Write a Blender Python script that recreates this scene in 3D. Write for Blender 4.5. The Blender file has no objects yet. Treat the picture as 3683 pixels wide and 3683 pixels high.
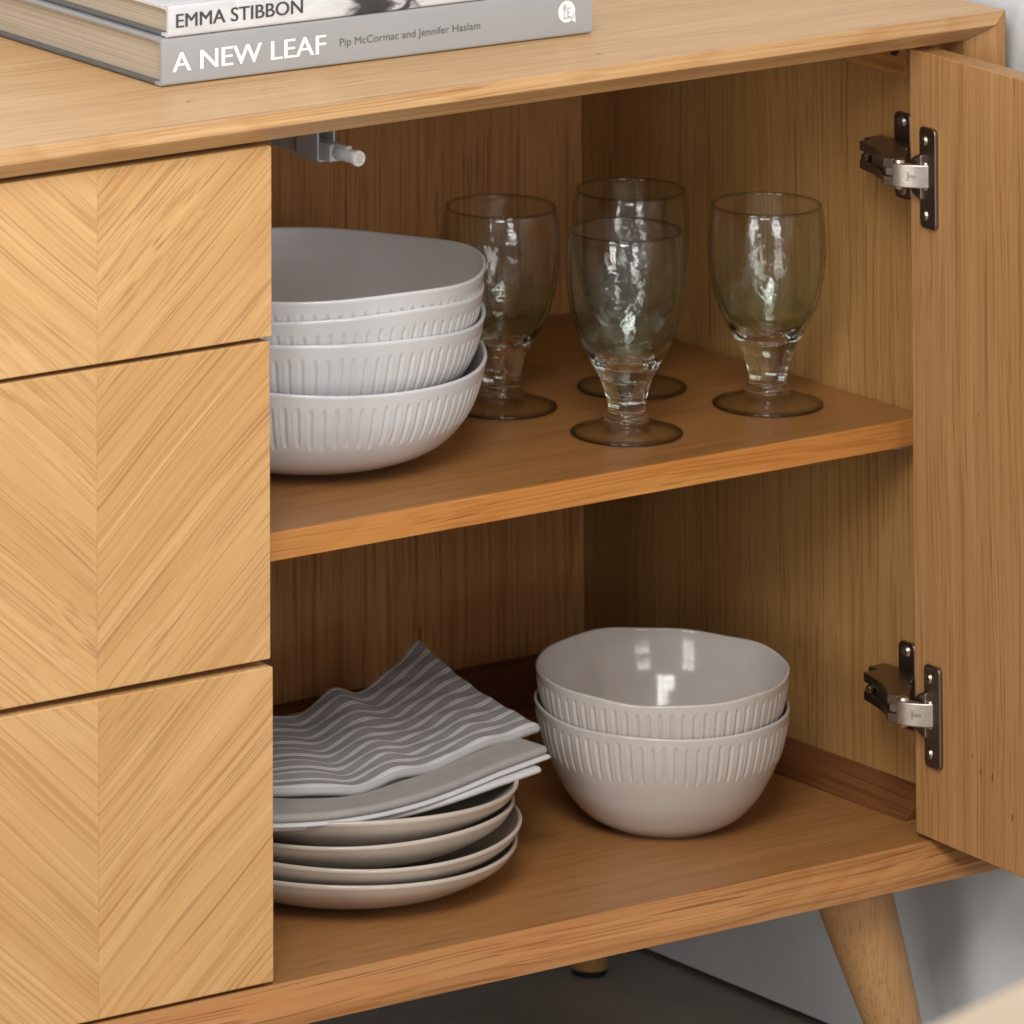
import bpy, bmesh, math, random
from mathutils import Vector, Matrix, noise
random.seed(7)
PI = math.pi
SC = bpy.context.scene
COL = SC.collection

# ------------------------------------------------------------------ camera
ZO = 0.482                      # height of the shelf line origin above the room floor
cam_d = bpy.data.cameras.new('camera')
cam = bpy.data.objects.new('camera', cam_d)
COL.objects.link(cam)
M = Matrix(((0.82752190451016, -0.042419571311238996, -0.5598286144219928),
            (-0.5614334310992513, -0.06252410792718799, -0.825156493261752),
            (0.0, 0.9971415726453692, -0.07555583433673367)))
# camera local axes: x right, y up, -z forward; columns of M are those axes in the room
cam.matrix_world = Matrix.Translation((-2.98565717, -4.14841763, 1.2899386 + ZO)) @ M.to_4x4()
cam_d.sensor_width = 36.0
cam_d.lens = 268.646
cam_d.shift_x = 0.445696
cam_d.shift_y = -2.477336
cam_d.clip_start = 0.05
cam_d.clip_end = 50
cam_d.dof.use_dof = True
cam_d.dof.focus_distance = 5.12
cam_d.dof.aperture_fstop = 14.0
SC.camera = cam

# ------------------------------------------------------------------ light
W = bpy.data.worlds.new('World')
SC.world = W
W.use_nodes = True
bg = W.node_tree.nodes['Background']
bg.inputs[0].default_value = (0.96, 0.975, 1.0, 1)
bg.inputs[1].default_value = 0.39

def area(name, loc, target, sx, sy, watts, col, spread=180):
    d = bpy.data.lights.new(name, 'AREA')
    d.shape = 'RECTANGLE'; d.size = sx; d.size_y = sy
    d.energy = watts; d.color = col; d.spread = math.radians(spread)
    o = bpy.data.objects.new(name, d)
    COL.objects.link(o)
    o.location = loc
    v = Vector(target) - Vector(loc)
    o.rotation_euler = v.to_track_quat('-Z', 'Y').to_euler()
    return o

def paned_lamps(name, centre, target, cols, rows, pw, ph, gap, watts, col):
    """one lamp per pane of a many-paned window; also lays out the fill lamps"""
    c = Vector(centre); f = (Vector(target) - c).normalized()
    r = f.cross(Vector((0, 0, 1))).normalized(); u = r.cross(f)
    for i in range(cols):
        for j in range(rows):
            p = c + r * ((i - (cols - 1) / 2) * (pw + gap)) + u * ((j - (rows - 1) / 2) * (ph + gap))
            area(name, p, p + f, pw, ph, watts / (cols * rows), col)

T0 = (0.25, 0.1, 0.05 + ZO)
paned_lamps('window_front', (-0.80, -1.20, 1.36 + ZO), T0, 3, 4, 0.20, 0.20, 0.03, 33.0, (1.0, 0.98, 0.95))
paned_lamps('window_left', (-2.30, -1.15, 0.42 + ZO), T0, 2, 3, 0.26, 0.34, 0.05, 18.0, (1.0, 0.98, 0.95))

paned_lamps('fill_far', (-0.70, -3.05, 0.62 + ZO), (0.30, 0.2, 0.0 + ZO), 2, 3, 0.34, 0.36, 0.04, 22.0, (1.0, 0.985, 0.96))  # added fill lamps that brighten the inside of the cupboard, no real window

SC.view_settings.view_transform = 'Standard'
SC.view_settings.look = 'None'
SC.view_settings.exposure = 0.0
SC.view_settings.gamma = 1.0
SC.render.engine = 'CYCLES'
SC.cycles.use_denoising = True
SC.cycles.max_bounces = 12
SC.cycles.transmission_bounces = 12
SC.cycles.transparent_max_bounces = 12
SC.cycles.sample_clamp_indirect = 12.0
SC.cycles.blur_glossy = 0.2

# ------------------------------------------------------------------ helpers
ORG = {}
def tag(o, label=None, cat=None, group=None, kind=None):
    if label: o['label'] = label
    if cat: o['category'] = cat
    if group: o['group'] = group
    if kind: o['kind'] = kind
    return o

def thing(name, loc, label, cat, group=None, parent=None, rz=0):
    o = bpy.data.objects.new(name, None)
    o.empty_display_size = 0.02
    COL.objects.link(o)
    o.location = (loc[0], loc[1], loc[2] + ZO)
    o.rotation_euler = (0, 0, rz)
    ORG[o.name] = Vector((loc[0], loc[1], loc[2] + ZO))
    return tag(o, label, cat, group)

def mesh_obj(name, bm, mat, parent=None, bevel=0.0, smooth=None, world=True, label=None):
    """link bm as one object; world=True: vertices are in cabinet coordinates"""
    org = Vector((0, 0, 0))
    p = parent
    tot = Vector((0, 0, 0))
    while p is not None:
        tot += p.location
        p = p.parent
    if world:
        bmesh.ops.translate(bm, vec=Vector((0, 0, ZO)) - tot, verts=bm.verts)
    bmesh.ops.recalc_face_normals(bm, faces=bm.faces)
    me = bpy.data.meshes.new(name)
    bm.to_mesh(me); bm.free()
    o = bpy.data.objects.new(name, me)
    COL.objects.link(o)
    if parent is not None: o.parent = parent
    if mat is not None:
        for m_ in (mat if isinstance(mat, (list, tuple)) else [mat]):
            me.materials.append(m_)
    if bevel:
        b = o.modifiers.new('bevel', 'BEVEL')
        b.width = bevel; b.segments = 3; b.limit_method = 'ANGLE'
        b.angle_limit = math.radians(30)
        me.polygons.foreach_set('use_smooth', [True] * len(me.polygons))
        w = o.modifiers.new('normals', 'WEIGHTED_NORMAL'); w.keep_sharp = True
    elif smooth is not None:
        me.polygons.foreach_set('use_smooth', [True] * len(me.polygons))
        if smooth < 180:
            try: me.set_sharp_from_angle(angle=math.radians(smooth))
            except Exception: pass
    if label: o['label'] = label
    return o

def box(bm, x0, x1, y0, y1, z0, z1):
    v = [bm.verts.new((x, y, z)) for x in (x0, x1) for y in (y0, y1) for z in (z0, z1)]
    for f in ((0, 1, 3, 2), (4, 6, 7, 5), (0, 4, 5, 1), (2, 3, 7, 6), (0, 2, 6, 4), (1, 5, 7, 3)):
        bm.faces.new([v[i] for i in f])
    return v

def boxo(name, x0, x1, y0, y1, z0, z1, mat, parent=None, bevel=0.0006, label=None):
    bm = bmesh.new(); box(bm, x0, x1, y0, y1, z0, z1)
    return mesh_obj(name, bm, mat, parent, bevel, label=label)

def prism(bm, pa, pb):
    """two matching rings of 3D points -> closed prism"""
    a = [bm.verts.new(p) for p in pa]; b = [bm.verts.new(p) for p in pb]
    n = len(a)
    bm.faces.new(a); bm.faces.new(b[::-1])
    for i in range(n):
        bm.faces.new((a[i], b[i], b[(i + 1) % n], a[(i + 1) % n]))
    return a, b

def lathe(bm, prof, n=64, centre=(0, 0, 0), disp=None, cap=True):
    """prof: list of (r,z); r==0 gives a pole"""
    rings = []
    cx, cy, cz = centre
    for k, (r, z) in enumerate(prof):
        if r < 1e-7:
            rings.append([bm.verts.new((cx, cy, cz + z))])
            continue
        ring = []
        for i in range(n):
            t = 2 * PI * i / n
            rr, zz = (r, z) if disp is None else disp(k, r, z, t)
            ring.append(bm.verts.new((cx + rr * math.cos(t), cy + rr * math.sin(t), cz + zz)))
        rings.append(ring)
    for a, b in zip(rings, rings[1:]):
        if len(a) == 1 and len(b) == 1: continue
        for i in range(n):
            j = (i + 1) % n
            if len(a) == 1: bm.faces.new((a[0], b[i], b[j]))
            elif len(b) == 1: bm.faces.new((a[i], b[0], a[j]))
            else: bm.faces.new((a[i], b[i], b[j], a[j]))
    return rings

def tube(bm, p0, p1, r0, r1, n=32, caps=True):
    p0 = Vector(p0); p1 = Vector(p1)
    d = (p1 - p0).normalized()
    u = d.orthogonal().normalized(); v = d.cross(u)
    A = [bm.verts.new(p0 + (u * math.cos(2 * PI * i / n) + v * math.sin(2 * PI * i / n)) * r0) for i in range(n)]
    B = [bm.verts.new(p1 + (u * math.cos(2 * PI * i / n) + v * math.sin(2 * PI * i / n)) * r1) for i in range(n)]
    for i in range(n):
        j = (i + 1) % n
        bm.faces.new((A[i], A[j], B[j], B[i]))
    if caps:
        bm.faces.new(A[::-1]); bm.faces.new(B)

def smooth_prof(pts, sub=5):
    """Catmull-Rom through (r,z) points"""
    out = []
    P = [pts[0]] + list(pts) + [pts[-1]]
    for i in range(1, len(P) - 2):
        p0, p1, p2, p3 = P[i - 1], P[i], P[i + 1], P[i + 2]
        for s in range(sub):
            t = s / sub
            out.append(tuple(0.5 * ((2 * p1[k]) + (-p0[k] + p2[k]) * t + (2 * p0[k] - 5 * p1[k] + 4 * p2[k] - p3[k]) * t * t
                             + (-p0[k] + 3 * p1[k] - 3 * p2[k] + p3[k]) * t ** 3) for k in (0, 1)))
    out.append(pts[-1])
    return out

# ------------------------------------------------------------------ materials
class NT:
    def __init__(s, name):
        s.m = bpy.data.materials.new(name); s.m.use_nodes = True
        s.t = s.m.node_tree; s.n = s.t.nodes; s.l = s.t.links
        s.b = s.n['Principled BSDF']
    def new(s, kind, **kw):
        x = s.n.new(kind)
        for k, v in kw.items(): setattr(x, k, v)
        return x
    def link(s, a, b): s.l.new(a, b)
    def noise(s, vec, scale, detail=2.0, rough=0.5, dist=0.0):
        x = s.new('ShaderNodeTexNoise')
        x.inputs['Scale'].default_value = scale; x.inputs['Detail'].default_value = detail
        x.inputs['Roughness'].default_value = rough; x.inputs['Distortion'].default_value = dist
        if vec is not None: s.link(vec, x.inputs['Vector'])
        return x
    def mapping(s, vec, rot=(0, 0, 0), scale=(1, 1, 1), loc=(0, 0, 0)):
        x = s.new('ShaderNodeMapping')
        x.inputs['Rotation'].default_value = rot; x.inputs['Scale'].default_value = scale
        x.inputs['Location'].default_value = loc
        s.link(vec, x.inputs['Vector'])
        return x.outputs['Vector']
    def ramp(s, fac, stops):
        x = s.new('ShaderNodeValToRGB')
        e = x.color_ramp.elements
        while len(e) < len(stops): e.new(0.5)
        for i, (p, c) in enumerate(stops):
            e[i].position = p
            e[i].color = (c[0], c[1], c[2], 1) if isinstance(c, (tuple, list)) else (c, c, c, 1)
        s.link(fac, x.inputs['Fac'])
        return x.outputs['Color']
    def mix(s, fac, a, b, mode='MIX'):
        x = s.new('ShaderNodeMix', data_type='RGBA', blend_type=mode)
        for sock, v in ((x.inputs[0], fac), (x.inputs[6], a), (x.inputs[7], b)):
            if hasattr(v, 'links'): s.link(v, sock)
            elif isinstance(v, (tuple, list)): sock.default_value = (v[0], v[1], v[2], 1)
            else: sock.default_value = v
        return x.outputs[2]
    def math(s, op, a, b=0.0, c=None):
        x = s.new('ShaderNodeMath', operation=op)
        if c is not None: x.inputs[2].default_value = c
        for sock, v in ((x.inputs[0], a), (x.inputs[1], b)):
            if hasattr(v, 'links'): s.link(v, sock)
            else: sock.default_value = v
        return x.outputs[0]
    def bump(s, height, strength, distance):
        x = s.new('ShaderNodeBump')
        x.inputs['Strength'].default_value = strength; x.inputs['Distance'].default_value = distance
        s.link(height, x.inputs['Height'])
        return x.outputs['Normal']

def wood(name, light, dark, grain='x', rot=None, seed=0.0, rough=0.42, flat=0.35, pore=0.5, coarse=1.0,
         ring=0.35, warm=(1.06, 0.93, 0.80), spec=0.35, bendamt=0.022):
    """oak veneer or solid oak; the grain runs along the given axis of the object"""
    if 'shelf' not in name and 'base' not in name:
        light = (light[0] * 1.02, light[1] * 0.968, light[2] * 0.93); dark = (dark[0] * 1.02, dark[1] * 0.962, dark[2] * 0.91)
    k = NT(name)
    tc = k.new('ShaderNodeTexCoord')
    # after this mapping the grain runs along x
    R = rot if rot is not None else {'x': (0, 0, 0), 'y': (0, 0, -PI / 2), 'z': (0, PI / 2, 0)}[grain]
    v = k.mapping(tc.outputs['Object'], rot=R)
    v = k.mapping(v, loc=(seed * 1.37, seed * 0.71, seed * 2.13))
    # slow bend so that the lines are not ruler straight
    bend = k.noise(k.mapping(v, scale=(1.6, 5, 5)), 1.6, 2.0)
    vv = k.new('ShaderNodeVectorMath', operation='MULTIPLY_ADD')
    k.link(bend.outputs['Color'], vv.inputs[0]); vv.inputs[1].default_value = (0.0, bendamt, bendamt); k.link(v, vv.inputs[2])
    v2 = vv.outputs[0]
    broad = k.noise(k.mapping(v2, scale=(1.1 * coarse, 17 * coarse, 17 * coarse)), 1.0, 3.0, 0.55)
    mid = k.noise(k.mapping(v2, scale=(0.8, 125, 125)), 1.0, 3.0, 0.6)
    fine = k.noise(k.mapping(v2, scale=(3, 460, 460)), 1.0, 2.0, 0.6)
    lines = k.noise(k.mapping(v2, scale=(1.5, 430, 430)), 1.0, 1.0, 0.5)
    # cathedral rings
    dn = k.noise(k.mapping(v, scale=(1.5, 6, 6)), 1.0, 1.5)
    rg = k.new('ShaderNodeMath', operation='MULTIPLY_ADD')
    k.link(dn.outputs['Fac'], rg.inputs[0]); rg.inputs[1].default_value = 18.0; rg.inputs[2].default_value = seed
    rings = k.math('FRACT', rg.outputs[0])
    rings = k.ramp(rings, [(0.0, 0.0), (0.55, 0.35), (0.85, 1.0), (1.0, 0.0)])
    c = k.mix(k.ramp(broad.outputs['Fac'], [(0.25, 0.0), (0.75, 1.0)]), light, dark)
    c = k.mix(k.math('MULTIPLY', rings, ring), c, k.mix(0.55, dark, (dark[0] * warm[0], dark[1] * warm[1] * 0.86, dark[2] * warm[2] * 0.7)))
    streak = k.ramp(mid.outputs['Fac'], [(0.30, 1.0), (0.62, 0.0)])
    c = k.mix(k.math('MULTIPLY', streak, flat * 0.36), c, (dark[0] * 0.82, dark[1] * 0.74, dark[2] * 0.62))
    c = k.mix(k.math('MULTIPLY', k.ramp(mid.outputs['Fac'], [(0.56, 0.0), (0.70, 1.0)]), flat * 0.5), c,
              (min(1, light[0] * 1.10), min(1, light[1] * 1.12), min(1, light[2] * 1.16)))
    c = k.mix(k.math('MULTIPLY', k.ramp(fine.outputs['Fac'], [(0.35, 1.0), (0.6, 0.0)]), 0.16), c,
              (dark[0] * 0.7, dark[1] * 0.6, dark[2] * 0.5))
    lm = k.ramp(lines.outputs['Fac'], [(0.36, 1.0), (0.455, 0.0)])
    c = k.mix(k.math('MULTIPLY', lm, min(1.0, 0.18 + pore * 0.42)), c, (dark[0] * 0.60, dark[1] * 0.47, dark[2] * 0.34))
    # open pores: short dark dashes
    por = k.noise(k.mapping(v2, scale=(6, 640, 640)), 1.0, 0.0, 0.5)
    pm = k.ramp(por.outputs['Fac'], [(0.27, 1.0), (0.35, 0.0)])
    pz = k.noise(k.mapping(v2, scale=(3, 60, 60)), 1.0, 1.0)
    pm = k.math('MULTIPLY', pm, k.ramp(pz.outputs['Fac'], [(0.36, 0.45), (0.66, 1.0)]))
    c = k.mix(k.math('MULTIPLY', pm, pore), c, (dark[0] * 0.36, dark[1] * 0.27, dark[2] * 0.18))
    k.link(c, k.b.inputs['Base Color'])
    r = k.math('MULTIPLY_ADD', mid.outputs['Fac'], 0.14, rough - 0.07)
    k.link(r, k.b.inputs['Roughness'])
    k.b.inputs['Specular IOR Level'].default_value = spec
    h = k.math('SUBTRACT', k.math('MULTIPLY', fine.outputs['Fac'], 0.35), k.math('MULTIPLY', pm, 0.8))
    k.link(k.bump(h, 0.35, 0.0006), k.b.inputs['Normal'])
    return k.m

OL, OD = (0.60, 0.385, 0.185), (0.445, 0.255, 0.105)
m_top = wood('oak_top', (0.66, 0.445, 0.225), (0.55, 0.345, 0.155), 'x', seed=1.0, flat=0.45, pore=0.35, rough=0.36, coarse=1.2)
m_lip = wood('oak_lipping', (0.64, 0.43, 0.22), (0.44, 0.255, 0.11), 'x', seed=2.3, flat=0.8, pore=0.3, ring=0.5, rough=0.34)
m_side = wood('oak_side_shaded', (0.47, 0.27, 0.12), (0.34, 0.18, 0.07), 'z', seed=3.1)  # darkened for the shadow of the open door
m_inner = wood('oak_inner_side', (0.41, 0.245, 0.090), (0.32, 0.178, 0.060), 'z', seed=4.4, pore=0.55, flat=0.4, ring=0.1)  # inner oak darkened so the cupboard stays dim under the lamps
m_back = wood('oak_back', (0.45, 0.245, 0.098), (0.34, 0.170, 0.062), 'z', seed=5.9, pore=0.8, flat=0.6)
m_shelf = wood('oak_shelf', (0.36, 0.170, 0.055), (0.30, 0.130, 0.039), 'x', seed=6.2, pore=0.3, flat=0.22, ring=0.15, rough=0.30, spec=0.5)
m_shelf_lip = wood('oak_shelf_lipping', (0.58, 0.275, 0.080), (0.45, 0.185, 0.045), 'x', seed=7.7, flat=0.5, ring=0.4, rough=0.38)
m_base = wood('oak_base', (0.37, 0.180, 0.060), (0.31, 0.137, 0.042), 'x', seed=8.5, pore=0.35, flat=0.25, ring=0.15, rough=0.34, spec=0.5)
m_base_lip = wood('oak_base_lipping', (0.48, 0.245, 0.095), (0.37, 0.170, 0.060), 'x', seed=9.4, flat=0.7, pore=0.9, ring=0.6)
m_door = wood('oak_door', (0.45, 0.262, 0.112), (0.37, 0.202, 0.080), 'z', seed=10.3, flat=0.5, pore=0.5, ring=0.2)
m_leg = wood('oak_leg', (0.52, 0.31, 0.135), (0.40, 0.23, 0.10), 'z', seed=11.1, flat=0.4, pore=0.35, ring=0.15)
m_bat = wood('oak_batten', (0.44, 0.22, 0.07), (0.30, 0.13, 0.035), 'y', seed=12.6, pore=0.6, flat=0.5)
m_dkbat = wood('dark_batten', (0.20, 0.082, 0.028), (0.13, 0.048, 0.016), 'y', seed=15.6, pore=0.6, flat=0.6, rough=0.5)  # dark tone includes the shading low at the cupboard's back
m_carcass = wood('drawer_box', (0.50, 0.36, 0.22), (0.42, 0.29, 0.16), 'y', seed=13.0)
m_table = wood('pale_table', (0.42, 0.32, 0.19), (0.35, 0.25, 0.14), 'x', seed=14.0, rough=0.5)
ANG = math.radians(40)
m_vr, m_vl = [], []
for i in range(3):
    m_vr.append(wood('oak_chevron_right', (0.64, 0.415, 0.190), (0.49, 0.288, 0.115), rot=(0, ANG, 0), seed=20 + i * 3.7,
                     flat=0.6, pore=0.40, ring=0.20, coarse=1.0, rough=0.45, bendamt=0.03))
    m_vl.append(wood('oak_chevron_left', (0.65, 0.430, 0.205), (0.51, 0.305, 0.127), rot=(0, -ANG, 0), seed=41 + i * 2.9,
                     flat=0.6, pore=0.34, ring=0.20, coarse=1.0, rough=0.45, bendamt=0.03))

def simple(name, col, rough=0.5, metal=0.0, spec=0.5, bump=None, var=None):
    k = NT(name)
    k.b.inputs['Base Color'].default_value = (*col, 1)
    k.b.inputs['Roughness'].default_value = rough
    k.b.inputs['Metallic'].default_value = metal
    k.b.inputs['Specular IOR Level'].default_value = spec
    tc = k.new('ShaderNodeTexCoord')
    if var:
        n = k.noise(tc.outputs['Object'], var[0], 4.0, 0.6)
        k.link(k.mix(k.ramp(n.outputs['Fac'], [(0.3, 0.0), (0.7, 1.0)]), col, tuple(c * var[1] for c in col)), k.b.inputs['Base Color'])
    if bump:
        n = k.noise(tc.outputs['Object'], bump[0], 3.0, 0.6)
        k.link(k.bump(n.outputs['Fac'], bump[1], bump[2]), k.b.inputs['Normal'])
    return k.m

m_wall = simple('white_plaster', (0.66, 0.67, 0.68), 0.8, bump=(22, 0.5, 0.004), var=(3.0, 0.94))
m_floor = simple('dark_floor', (0.44, 0.41, 0.36), 0.55, bump=(12, 0.3, 0.003), var=(5.0, 0.6))
m_dark = simple('gap_shade', (0.015, 0.012, 0.010), 0.9)  # near-black stands in for shade in gaps, holes and screw slots

def ceramic(name, col, col2, rough=0.12, speck=0.0):
    k = NT(name)
    tc = k.new('ShaderNodeTexCoord')
    n = k.noise(tc.outputs['Object'], 14.0, 3.0, 0.6)
    c = k.mix(k.ramp(n.outputs['Fac'], [(0.35, 0.0), (0.65, 1.0)]), col, col2)
    n2 = k.noise(tc.outputs['Object'], 900.0, 1.0)
    c = k.mix(k.math('MULTIPLY', k.ramp(n2.outputs['Fac'], [(0.68, 0.0), (0.74, 1.0)]), speck), c, tuple(x * 0.6 for x in col))
    k.link(c, k.b.inputs['Base Color'])
    k.b.inputs['Roughness'].default_value = rough
    k.b.inputs['Specular IOR Level'].default_value = 0.5
    k.b.inputs['Subsurface Weight'].default_value = 0.0
    n3 = k.noise(tc.outputs['Object'], 45.0, 2.0)
    k.link(k.bump(n3.outputs['Fac'], 0.12, 0.001), k.b.inputs['Normal'])
    return k.m
m_cer_white = ceramic('white_glaze', (0.575, 0.575, 0.585), (0.545, 0.54, 0.545), 0.13)
m_cer_in = ceramic('matt_bowl_inside', (0.64, 0.62, 0.62), (0.60, 0.58, 0.58), 0.4)
m_cer_warm = ceramic('stone_glaze', (0.48, 0.435, 0.40), (0.45, 0.405, 0.37), 0.12, 0.3)
m_cer_plate = ceramic('plate_glaze', (0.47, 0.41, 0.35), (0.44, 0.375, 0.315), 0.16, 0.3)

def glass_mat():
    k = NT('recycled_glass')
    k.b.inputs['Base Color'].default_value = (0.90, 0.955, 0.915, 1)
    k.b.inputs['Roughness'].default_value = 0.0
    k.b.inputs['IOR'].default_value = 1.5
    k.b.inputs['Transmission Weight'].default_value = 1.0
    tc = k.new('ShaderNodeTexCoord')
    n = k.noise(tc.outputs['Object'], 90.0, 2.5, 0.55, 0.4)
    n2 = k.noise(tc.outputs['Object'], 300.0, 1.0, 0.5)
    h = k.math('ADD', n.outputs['Fac'], k.math('MULTIPLY', n2.outputs['Fac'], 0.10))
    sp = k.new('ShaderNodeSeparateXYZ'); k.link(tc.outputs['Object'], sp.inputs[0])
    h = k.math('MULTIPLY', h, k.ramp(sp.outputs['Z'], [(0.030, 0.08), (0.046, 1.0), (0.118, 1.0), (0.136, 0.15)]))
    nb = k.bump(h, 0.58, 0.0022)
    k.link(nb, k.b.inputs['Normal'])
    # thin walls pass light nearly straight through, the solid stem refracts
    l0 = k.new('ShaderNodeLayerWeight'); l0.inputs['Blend'].default_value = 0.5; k.link(nb, l0.inputs['Normal'])
    frs = k.math('MULTIPLY_ADD', k.math('POWER', l0.outputs['Facing'], 5.0), 0.80, 0.045)
    tr = k.new('ShaderNodeBsdfTransparent'); lw = k.new('ShaderNodeLayerWeight'); lw.inputs['Blend'].default_value = 0.5
    k.link(nb, lw.inputs['Normal'])
    edge = k.ramp(lw.outputs['Facing'], [(0.66, 0.0), (0.88, 0.40), (0.97, 1.0)])
    edge = k.math('MULTIPLY', edge, k.ramp(k.math('MULTIPLY', sp.outputs['Z'], 10.0), [(0.10, 0.12), (0.30, 1.0)]))
    flatv = k.new('ShaderNodeCombineXYZ'); k.link(sp.outputs['X'], flatv.inputs[0]); k.link(sp.outputs['Y'], flatv.inputs[1])
    rad = k.new('ShaderNodeVectorMath', operation='LENGTH'); k.link(flatv.outputs[0], rad.inputs[0])
    thick = k.math('MULTIPLY', k.ramp(k.math('MULTIPLY', rad.outputs['Value'], 20.0), [(0.69, 0.0), (0.775, 0.75)]),
                   k.ramp(k.math('MULTIPLY', sp.outputs['Z'], 10.0), [(0.05, 1.0), (0.08, 0.0)]))
    lipz = k.ramp(k.math('MULTIPLY', sp.outputs['Z'], 5.0), [(0.686, 0.0), (0.694, 0.40)])
    edge = k.math('MAXIMUM', k.math('MAXIMUM', edge, thick), lipz)
    wallc = k.ramp(k.math('MULTIPLY', sp.outputs['Z'], 5.0), [(0.0, (0.93, 0.935, 0.92)), (0.05, (0.93, 0.935, 0.92)), (0.24, (0.80, 0.92, 0.84)), (0.42, (0.93, 0.96, 0.94)), (0.55, (0.97, 0.975, 0.97))])
    k.link(k.mix(edge, wallc, (0.25, 0.27, 0.24)), tr.inputs[0])  # tint darkens silhouette, lip and foot ring in place of refraction
    gl = k.new('ShaderNodeBsdfGlossy'); gl.inputs['Roughness'].default_value = 0.03; k.link(nb, gl.inputs['Normal'])
    thin = k.new('ShaderNodeMixShader'); k.link(frs, thin.inputs[0]); k.link(tr.outputs[0], thin.inputs[1]); k.link(gl.outputs[0], thin.inputs[2])
    allm = k.new('ShaderNodeMixShader')
    k.link(k.ramp(k.math('MULTIPLY', sp.outputs['Z'], 10.0), [(0.088, 1.0), (0.094, 0.0), (0.58, 0.0), (0.68, 1.0)]), allm.inputs[0])
    k.link(k.b.outputs[0], allm.inputs[1]); k.link(thin.outputs[0], allm.inputs[2])
    k.link(allm.outputs[0], k.n['Material Output'].inputs['Surface'])
    a = k.new('ShaderNodeVolumeAbsorption')
    a.inputs['Color'].default_value = (0.45, 0.88, 0.62, 1)
    a.inputs['Density'].default_value = 8.0
    return k.m
m_glass = glass_mat()
m_bronze = simple('bronzed_metal', (0.25, 0.20, 0.165), 0.36, 1.0, bump=(300, 0.1, 0.0005))
m_nickel = simple('worn_nickel', (0.62, 0.55, 0.49), 0.34, 1.0, bump=(350, 0.15, 0.0005), var=(90, 0.75))
m_brass = simple('screw_metal', (0.42, 0.34, 0.24), 0.25, 1.0)
m_plast = simple('pale_grey_plastic', (0.36, 0.38, 0.42), 0.3)
def clear_plastic():
    k = NT('clear_plastic')
    k.b.inputs['Base Color'].default_value = (0.78, 0.80, 0.84, 1)
    k.b.inputs['Roughness'].default_value = 0.12
    k.b.inputs['Transmission Weight'].default_value = 0.55
    k.b.inputs['IOR'].default_value = 1.45
    return k.m
m_clear = clear_plastic()
m_black = simple('black_rubber', (0.012, 0.012, 0.012), 0.6)

def rotz(p, c, a):
    x, y = p[0] - c[0], p[1] - c[1]
    return (c[0] + x * math.cos(a) - y * math.sin(a), c[1] + x * math.sin(a) + y * math.cos(a), p[2])

# ------------------------------------------------------------------ room
bm = bmesh.new(); box(bm, -3.2, 0.637 + 0.1, -4.6, 0.62, -0.482 - 0.1, -0.482)
tag(mesh_obj('floor', bm, m_floor), kind='structure')
bm = bmesh.new(); box(bm, 0.637, 0.757, -3.0, 0.4895, -0.4775, 2.0)
tag(mesh_obj('right_wall', bm, m_wall), kind='structure')
bm = bmesh.new(); box(bm, -3.2, 0.637 + 0.12, 0.49, 0.61, -0.4775, 2.0)
tag(mesh_obj('back_wall', bm, m_wall), kind='structure')
bm = bmesh.new(); box(bm, 0.643, 0.75, -3.0, 0.4895, -0.4818, -0.4776)
tag(mesh_obj('wall_foot_shade', bm, m_dark), kind='structure')  # dark strip put in for the shade under the wall

# ------------------------------------------------------------------ sideboard
B = 0.018
XO, XI = 0.6205, 0.599
XL, XLI = -0.900, -0.8785
ZT, ZTI = 0.2736, 0.252
ZB, ZBI = -0.3108, -0.288
YB = 0.452
sb = thing('sideboard', (-0.14, 0.20, -0.482), 'long oak sideboard with chevron drawers and one door standing open', 'sideboard')

# top: front face 9 mm, then a bevel running back underneath; mitred into the sides
def top_ring(side):
    out = []
    for y, z in ((-B, ZT), (-B, ZT - 0.009), (0.0, ZTI), (YB, ZTI), (YB, ZT)):
        t = (ZT - z)
        out.append(((XO - t) if side > 0 else (XL + t), y, z))
    return out
bm = bmesh.new(); prism(bm, top_ring(-1), top_ring(1))
top = mesh_obj('top_panel', bm, m_top, sb, 0.0007)
# solid front lipping of the top (sits proud of the veneered core by a hair)
bm = bmesh.new()
def lip_ring(side):
    out = []
    for y, z in ((-B - 0.0006, ZT + 0.0004), (-B - 0.0006, ZT - 0.0092), (-B + 0.012, ZT - 0.009 - 0.0086), (-B + 0.006, ZT + 0.0004)):
        t = max(0, ZT - z)
        out.append(((XO - t) if side > 0 else (XL + t), y, z))
    return out
prism(bm, lip_ring(-1), lip_ring(1))
mesh_obj('lipping', bm, m_lip, top, 0.0006)

def side_ring(top_, right=True):
    out = []
    for x, y in ((XO, -B), (XO - 0.009, -B), (XI, 0.0), (XI, YB), (XO, YB)):
        d = XO - x
        z = (ZT - d - 0.0003) if top_ else (ZB + d * 1.06 + 0.0003)
        if not right: x = XL + d
        out.append((x, y, z))
    return out
bm = bmesh.new(); prism(bm, side_ring(False), side_ring(True))
side_m = mesh_obj('side_panel', bm, m_side, sb, 0.0007)
bm = bmesh.new(); prism(bm, side_ring(False, False), side_ring(True, False))
mesh_obj('side_panel', bm, m_side, sb, 0.0007)
# inner veneer of the right side (darker, cupboard shade put into its colour)
boxo('inner_panel', XI - 0.0012, XI - 0.0001, 0.0005, 0.4335, ZBI + 0.0002, ZTI - 0.0002, m_inner, sb, 0)

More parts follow.
